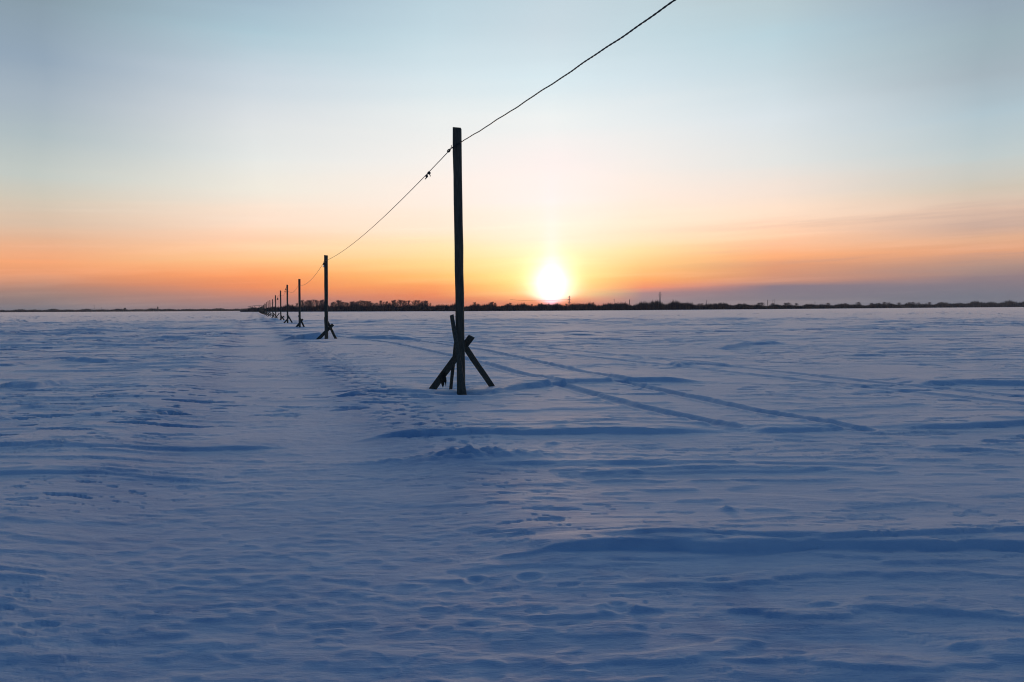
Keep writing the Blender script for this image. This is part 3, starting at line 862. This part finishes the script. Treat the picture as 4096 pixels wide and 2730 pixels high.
SHORE = [(960, 900), (1000, 880), (1100, 860), (1450, 780), (1840, 700), (2200, 690), (2540, 740), (3000, 900), (3300, 1080), (3700, 1600),
         (4096, 2300), (4700, 2600), (5600, 2700)]
TOPY = [(960, 1246), (985, 1238), (1040, 1232), (1070, 1228), (1110, 1224), (1190, 1222), (1450, 1219), (1800, 1218), (1850, 1218), (2000, 1219),
        (2200, 1217), (2330, 1215), (2540, 1213), (2610, 1205), (2690, 1205), (2760, 1213), (2820, 1219), (2880, 1213), (2950, 1216),
        (3010, 1220), (3180, 1221), (3300, 1217), (3400, 1217), (3480, 1218), (3540, 1214), (3640, 1216), (3780, 1212), (3910, 1207), (4096, 1203),
        (4700, 1196), (5600, 1190)]
BASEY = [(960, 1248), (1100, 1247.5), (1450, 1247), (1840, 1245), (2200, 1244), (2540, 1241), (3000, 1238), (3300, 1234.5), (3700, 1231), (4096, 1227.5), (4700, 1224), (5600, 1219)]
LSHORE = [(-1400, 2600), (0, 2500), (1000, 2600), (1120, 2700)]
LTOP = [(-1400, 1243), (0, 1240), (120, 1238), (380, 1237.5), (560, 1236.5), (680, 1234.5), (745, 1238.5), (780, 1235.5), (940, 1235.5), (995, 1233), (1012, 1230.5), (1025, 1234), (1120, 1236)]
LBASE = [(-1400, 1256), (0, 1249.5), (1000, 1245), (1120, 1244.5)]


def bank(name, shore, x0, x1, hgt, back):
    xs = np.linspace(x0, x1, 220)
    prof = [(-2, -0.4), (4, 0.35 * hgt), (12, 0.8 * hgt), (30, hgt), (back, hgt), (back + 60, -1)]
    v, f = [], []
    for px in xs:
        Y = lerp_list(shore, px); X = (px - 2048) / F * Y
        dr = Vector((X, Y, 0)).normalized()
        for (s_, z_) in prof:
            v.append(Vector((X, Y, 0)) + dr * s_ + Vector((0, 0, z_ + (0.25 * gn(np.array([px / 9.0]), np.array([s_ / 9.0]), 71)[0] if z_ > 0 else 0))))
    k = len(prof)
    for i in range(len(xs) - 1):
        for j in range(k - 1):
            f.append((i * k + j, i * k + j + 1, (i + 1) * k + j + 1, (i + 1) * k + j))
    m = MB(); m.v = v; m.f = f
    o = m.build(name, EARTH, None, (0, 0, 0), True); props(o, kind='structure')


bank('river_bank', SHORE, 962, 5600, 2.2, 120)
bank('far_bank', LSHORE, -1400, 1125, 2.6, 160)


def scrub(name, shore, topy, basey, x0, x1, step, per, label, seed, fat=1.0):
    """belt of bare bushes: each a fan of tapering stems"""
    rnd = random.Random(seed); m = MB(); px = x0
    while px < x1:
        Y0 = lerp_list(shore, px)
        H = 1.32 * max((lerp_list(basey, px) - lerp_list(topy, px)) / F * Y0, 1.2)
        ppx = Y0 / F                                   # metres per photograph pixel
        for k in range(per):
            dd = rnd.random() ** 1.5 * 40
            pxx = px + rnd.uniform(-step, step); Y = Y0 + dd + 1
            X = (pxx - 2048) / F * Y
            h = H * rnd.uniform(0.62, 0.98) * (0.92 + 0.25 * math.sin(pxx * 0.071 + seed) * math.sin(pxx * 0.023))
            base = Vector((X, Y, 0.0 if dd < 6 else 0.8))
            n = 5
            for j in range(n):
                sp_ = (j - (n - 1) / 2) / n * rnd.uniform(2.0, 4.5) * ppx * 2.2
                tip = base + Vector((sp_ * 1.3, rnd.uniform(-2, 2), h * rnd.uniform(0.72, 1.0) * (1 - 0.06 * abs(j - 2))))
                m.spike(base + Vector((sp_ * 0.9, 0, -0.2)), tip, (1.3 if h < 30 else 1.6) * ppx * 1.15 * fat, rnd)
        px += step
    o = m.build(name, SCRUB, None, (0, 0, 0)); props(o, label, 'shrubs', None, 'stuff')


scrub('scrub_belt', SHORE, TOPY, BASEY, 966, 4200, 3.0, 6, 'dark belt of bare scrub and low woods along the far snowy shore', 1)
scrub('distant_wood', SHORE, TOPY, BASEY, 4200, 5500, 6.0, 6, 'dark woods continuing beyond the right end of the shore', 5)
scrub('far_wood', LSHORE, LTOP, LBASE, -1300, 1122, 3.0, 5, 'thin dark line of woods on the far left horizon', 2)


# individual bare trees
def tree_proto(seed, H, spread, stems, dens):
    rnd = random.Random(seed); tr = MB(); cr = MB()
    for s_ in range(stems):
        bx = rnd.uniform(-0.5, 0.5) * (stems > 1) * 1.8
        lean = rnd.uniform(-0.08, 0.08)
        pts_ = [Vector((bx + lean * H * t_ + 0.12 * math.sin(t_ * 6 + s_), 0.2 * math.sin(s_ + t_ * 3), H * 0.74 * t_)) for t_ in (0, .2, .4, .6, .8, 1)]
        tr.tube(pts_, [0.17, 0.15, 0.12, 0.09, 0.06, 0.03], 6)
        nb = int(30 * dens / stems ** 0.5)
        for k in range(nb):
            t_ = rnd.uniform(0.10, 1.0)
            p = Vector((bx + lean * H * t_, 0, H * 0.74 * t_))
            an = rnd.uniform(0, 6.283); up_ = rnd.uniform(0.9, 2.2) if seed != 4 else rnd.uniform(0.1, 1.6)
            env = (0.45 + 0.75 * math.sin(math.pi * min(1, t_ * 0.92 + 0.02)))
            ln = H * spread * rnd.uniform(0.45, 0.95) * env * (1.2 - 0.75 * t_) + 0.4
            d = Vector((math.cos(an), math.sin(an), up_)).normalized()
            mid = p + d * ln * 0.55; end = p + d * ln + Vector((0, 0, ln * 0.15))
            cr.tube([p, mid, end], [0.06, 0.04, 0.015], 3, False)
            for q_ in range(18):
                s0 = p.lerp(end, rnd.uniform(0.3, 0.98))
                a2_ = rnd.uniform(0, 6.283)
                d2_ = Vector((math.cos(a2_), math.sin(a2_), rnd.uniform(0.0, 1.5))).normalized()
                cr.spike(s0, s0 + d2_ * rnd.uniform(0.5, 1.5) * (H / 12) * (0.9 + spread), 0.032, rnd)
    return tr, cr


PROTO = []
for sd_, sprd, st, dn in ((1, 0.30, 2, 1.1), (2, 0.38, 3, 1.2), (3, 0.24, 1, 1.0), (4, 0.44, 3, 1.5), (5, 0.33, 2, 0.8)):
    tr, cr = tree_proto(sd_, 12.0, sprd, st, dn)
    mt = bpy.data.meshes.new('trunk'); mt.from_pydata([tuple(v) for v in tr.v], [], tr.f); mt.materials.append(TWIG)
    mc = bpy.data.meshes.new('crown'); mc.from_pydata([tuple(v) for v in cr.v], [], cr.f); mc.materials.append(TWIG)
    PROTO.append((mt, mc))


def tree(px, topy, dback, label, group, kind, wide=1.0, side=0):
    shore, basey = (SHORE, BASEY) if px > 960 and not side else (LSHORE, LBASE)
    Y = lerp_list(shore, px) + dback
    top = un(px, topy, Y); H = top.z - 1.0
    o = empty('bare_tree', (top.x, Y, 1.0)); props(o, label, 'tree', group)
    s_ = H / 12.0; o.scale = (s_ * wide, s_ * wide, s_)
    o.rotation_euler = (0, 0, (px * 1.7) % 6.28)
    for me, nm in zip(PROTO[kind], ('trunk', 'crown')):
        c = bpy.data.objects.new(nm, me); C.collection.objects.link(c); c.parent = o
    return o


def zz(ox, oy, s, lst):
    return [(ox + x * s, oy + y * s) for x, y in lst]


GROVES = [
    ('just right of the third post', 'tall grove right of the third post',
     zz(1100, 1150, .3145, [(285, 185), (350, 140), (385, 148), (420, 142), (455, 140), (487, 124), (515, 136), (550, 140), (582, 143), (610, 135), (635, 142)])),
    ('just right of the second post', 'rounded grove right of the second post',
     zz(1100, 1150, .3145, [(722, 185), (755, 165), (795, 138), (830, 148), (865, 168), (900, 172), (930, 185), (965, 168), (995, 158), (1022, 170)])),
    ('in the middle clump between second and nearest posts', 'middle clump between the second and nearest posts',
     zz(1100, 1150, .3145, [(1065, 158), (1100, 145), (1135, 152), (1168, 155), (1205, 160), (1237, 178)])),
    ('in the long grove left of the nearest post', 'long grove left of the nearest post',
     zz(1100, 1150, .3145, [(1295, 180), (1345, 148), (1385, 160), (1425, 158), (1455, 170), (1490, 146), (1522, 140), (1560, 150), (1592, 136), (1635, 146), (1668, 150),
                            (1705, 144), (1752, 150), (1790, 140), (1828, 144), (1868, 152), (1902, 148), (1935, 155), (1975, 178)])),
    ('between the nearest post and the setting sun', 'low trees left of the setting sun',
     zz(1840, 1140, .2975, [(205, 216), (240, 240), (410, 222), (430, 210), (475, 228), (640, 240), (670, 228), (880, 250), (965, 246), (1060, 238), (1095, 236)])),
    ('between the setting sun and the hazy lattice tower', 'low trees right of the setting sun',
     zz(1840, 1140, .2975, [(1195, 240), (1430, 242), (1600, 236), (1640, 240), (1790, 222), (2010, 236), (2085, 232), (2230, 238)])),
    ('on the shore right of the hazy lattice tower', 'round trees on the right-hand shore',
     zz(2500, 1140, .34, [(700, 202), (870, 210), (900, 208), (1060, 208), (1190, 210), (1350, 216), (1575, 200), (1612, 196), (1735, 205), (1885, 202), (1920, 198), (2015, 206), (2135, 216)])),
    ('toward the right end of the shore', 'trees at the right end of the shore',
     zz(3300, 1140, .338, [(40, 203), (240, 208), (400, 192), (550, 204), (640, 205), (700, 192), (760, 200), (880, 200), (1000, 196), (1045, 192), (1110, 200), (1240, 195), (1370, 195), (1440, 200)])),
]
for gi, (where, grp, lst) in enumerate(GROVES):
    for k, (px, ty) in enumerate(sorted(lst)):
        nth = 'leftmost' if k == 0 else ('rightmost' if k == len(lst) - 1 else ORD[k])
        lab = ('%s bare tree %s' % (nth, where)) if nth.endswith('most') else ('%s bare tree from the left %s' % (nth, where))
        kind = [0, 1, 4, 3, 1, 2, 0, 4][(k + gi) % 8]; wj = 1.25
        wide = 1.2
        if gi >= 6: kind, wide = (3, 1.5)
        if gi in (1, 2): wide = 1.35; kind = [1, 3, 0, 1][k % 4]
        if gi in (4, 5): wide = 1.2; kind = [1, 3][k % 2]
        tree(px, ty, 8 + (k * 13) % 28, lab, grp, kind, wide)


# ------------------------------------------------------------------ pylons, chimneys, masts
def pylon(px, topy, Y, H, label, arms, w):
    top = un(px, topy, Y); o = empty('lattice_pylon', (top.x, Y, top.z - H)); props(o, label, 'pylon', 'lattice pylons beyond the far bank')
    O = o.location.copy(); m = MB(); r_ = 0.22
    def corner(z_, sx_, sy_):
        k = w * (1 - 0.82 * min(z_ / (H * 0.8), 1)); return O + Vector((sx_ * k, sy_ * k, z_))
    nz_ = 9
    for sx_ in (-1, 1):
        for sy_ in (-1, 1):
            m.tube([corner(H * j / nz_, sx_, sy_) for j in range(nz_ + 1)], r_, 4)
    for j in range(nz_):
        za, zb = H * j / nz_, H * (j + 1) / nz_
        for sy_ in (-1, 1):
            m.tube([corner(za, -1, sy_), corner(zb, 1, sy_)], r_ * .6, 4); m.tube([corner(za, 1, sy_), corner(zb, -1, sy_)], r_ * .6, 4)
        for sx_ in (-1, 1):
            m.tube([corner(za, sx_, -1), corner(zb, sx_, 1)], r_ * .6, 4)
    m.build('lattice_mast', STEEL, o, O)
    for (f_, ln) in arms:
        m = MB(); z_ = H * f_
        for s_ in (-1, 1):
            m.tube([O + Vector((0, 0.5, z_)), O + Vector((s_ * ln, 0, z_))], [0.3, 0.12], 4)
            m.tube([O + Vector((0, -0.5, z_ + H * .03)), O + Vector((s_ * ln, 0, z_))], [0.2, 0.1], 4)
            m.tube([O + Vector((s_ * ln, 0, z_)), O + Vector((s_ * ln, 0, z_ - 1.6))], 0.14, 5)
        m.build('cross_arm', STEEL, o, O)
    return o


pylon(2277, 1183.5, 1250, 34, 'dark lattice pylon with three cross arms just right of the setting sun', [(0.93, 2.0), (0.80, 2.6), (0.67, 2.2)], 2.2)
pylon(2640, 1168, 1900, 42, 'tall hazy lattice tower standing above the raised woods', [(0.93, 2.2), (0.85, 4.2), (0.76, 4.2), (0.70, 2.6)], 3.0)
# overhead line running left from the pylon into the sun
p_ = un(2277, 1197.5, 1250)
m = MB(); m.tube(sag(p_ + Vector((-0.1, 0, 0)), p_ + Vector((-95, 60, 0.6)), 2.4, 24), 0.16, 4)
props(m.build('power_line', RUBBER, None, p_), 'thin power line running left from the pylon across the sun', 'power line')


def mast(name, px, topy, Y, H, r_, mt, label, cat, extra=None):
    top = un(px, topy, Y); O = Vector((top.x, Y, top.z - H))
    m = MB(); m.tube([O, O + Vector((0, 0, H * .5)), O + Vector((0, 0, H))], [r_ * 1.25, r_ * 1.1, r_], 10)
    if extra == 'rim':
        m.tube([O + Vector((0, 0, H - 1.0)), O + Vector((0, 0, H - 0.3))], r_ * 1.25, 10)
    if extra == 'arm':
        m.tube([O + Vector((-1.2, 0, H * .9)), O + Vector((1.2, 0, H * .9))], 0.12, 5)
        m.tube([O + Vector((-0.8, 0, H * .8)), O + Vector((0.8, 0, H * .8))], 0.10, 5)
    props(m.build(name, mt, None, O), label, cat)


mast('chimney', 2518.5, 1199, 1050, 12, 0.42, BRICK, 'dark chimney in the scrub left of the hazy lattice tower', 'chimney', 'rim')
mast('chimney', 3071, 1200, 1250, 16, 0.42, BRICK, 'dark chimney standing beside two masts on the right-hand shore', 'chimney', 'rim')
mast('chimney', 3260, 1207, 1400, 14, 0.30, BRICK, 'short thin chimney farthest right on the shore', 'chimney', 'rim')
mast('mast', 2457, 1196, 1100, 14, 0.14, STEEL, 'thin bare mast between the setting sun and the dark chimney', 'mast', 'arm')
mast('mast', 3091.5, 1198, 1200, 15, 0.13, STEEL, 'thin mast close right of the chimney on the right-hand shore', 'mast', 'arm')
mast('mast', 3097.5, 1197, 1240, 16, 0.13, STEEL, 'second thin mast right of the chimney on the right-hand shore', 'mast', 'arm')
mast('mast', 2827, 1202, 1300, 14, 0.35, STEEL, 'faint pale mast in the dip of the woods right of lattice tower', 'mast', 'arm')
mast('mast', 376.5, 1220.5, 2560, 20, 0.45, STEEL, 'thin mast above the woods at the far left', 'mast', 'arm')
mast('mast', 405, 1229, 2560, 12, 0.4, STEEL, 'short faint mast second from the left edge', 'mast', 'arm')


def hut(px, topy, Y, w, h, label, tower=False):
    top = un(px, topy, Y); O = Vector((top.x, Y, top.z - h)); o = empty('tower' if tower else 'hut', O)
    props(o, label, 'tower' if tower else 'hut')
    m = MB(); m.beam(O, O + Vector((0, 0, h * .72)), w, w * .8, (0, 1, 0), 2, 0); m.build('wall', BRICK, o, O)
    m = MB(); b_ = O + Vector((0, 0, h * .72)); W = w * .58; dd = w * .48
    m.v = [b_ + Vector((-W, -dd, 0)), b_ + Vector((W, -dd, 0)), b_ + Vector((W, dd, 0)), b_ + Vector((-W, dd, 0)),
           b_ + Vector((-W * .8 * (not tower), 0, h * .28)), b_ + Vector((W * .8 * (not tower) + 0.01, 0, h * .28))]
    m.f = [(0, 1, 5, 4), (2, 3, 4, 5), (1, 2, 5), (3, 0, 4), (3, 2, 1, 0)]
    m.build('roof', EARTH, o, O)


hut(499.5, 1232.5, 2540, 5.5, 10, 'small dark hut rising above the woods on the far left horizon')
hut(631, 1226, 2560, 3.4, 17, 'narrow dark tower sticking up from the far left woods', True)

# bridge glimpsed low beyond the end of the row of posts
O = un(1025, 1232, 2900); o = empty('far_bridge', O); props(o, 'thin arched bridge on the horizon behind the end of the posts', 'bridge')
m = MB(); bp = [un(992 + k * 9, y_, 2900) for k, y_ in enumerate((1228, 1226, 1224.8, 1223.8, 1223.2, 1222.8, 1222.8, 1223.4))]
for a_, b_ in zip(bp[:-1], bp[1:]):
    m.beam(a_, b_ + (b_ - a_) * .02, 5.0, 1.3, (0, 0, 1), 1, 0)
m.build('bridge_deck', STEEL, o, O)
for k in (1, 3, 5, 7):
    m = MB(); m.beam(Vector((bp[k].x, bp[k].y, -1)), bp[k] - Vector((0, 0, .7)), 1.6, 3.0, (0, 1, 0), 1, 0); m.build('pier', STEEL, o, O)

# ------------------------------------------------------------------ thin frosty haze over the river
m = MB(); S_ = 6700.0
m.v = [Vector((x_, y_, z_)) for z_ in (-2.0, 55.0) for x_, y_ in ((-S_, -S_), (S_, -S_), (S_, S_), (-S_, S_))]
m.f = [(3, 2, 1, 0), (4, 5, 6, 7), (0, 1, 5, 4), (1, 2, 6, 5), (2, 3, 7, 6), (3, 0, 4, 7)]
HZ = bpy.data.materials.new('haze_air'); HZ.use_nodes = True
ht = HZ.node_tree; ht.nodes.clear()
pv = ht.nodes.new('ShaderNodeVolumePrincipled'); pv.inputs['Density'].default_value = 0.00006
pv.inputs['Color'].default_value = (0.92, 0.93, 0.97, 1); pv.inputs['Anisotropy'].default_value = 0.5
ho = ht.nodes.new('ShaderNodeOutputMaterial'); ht.links.new(pv.outputs[0], ho.inputs['Volume'])
hz = m.build('haze', HZ, None, (0, 0, 0)); props(hz, 'thin even frosty haze over the whole frozen river', 'haze', None, 'stuff')
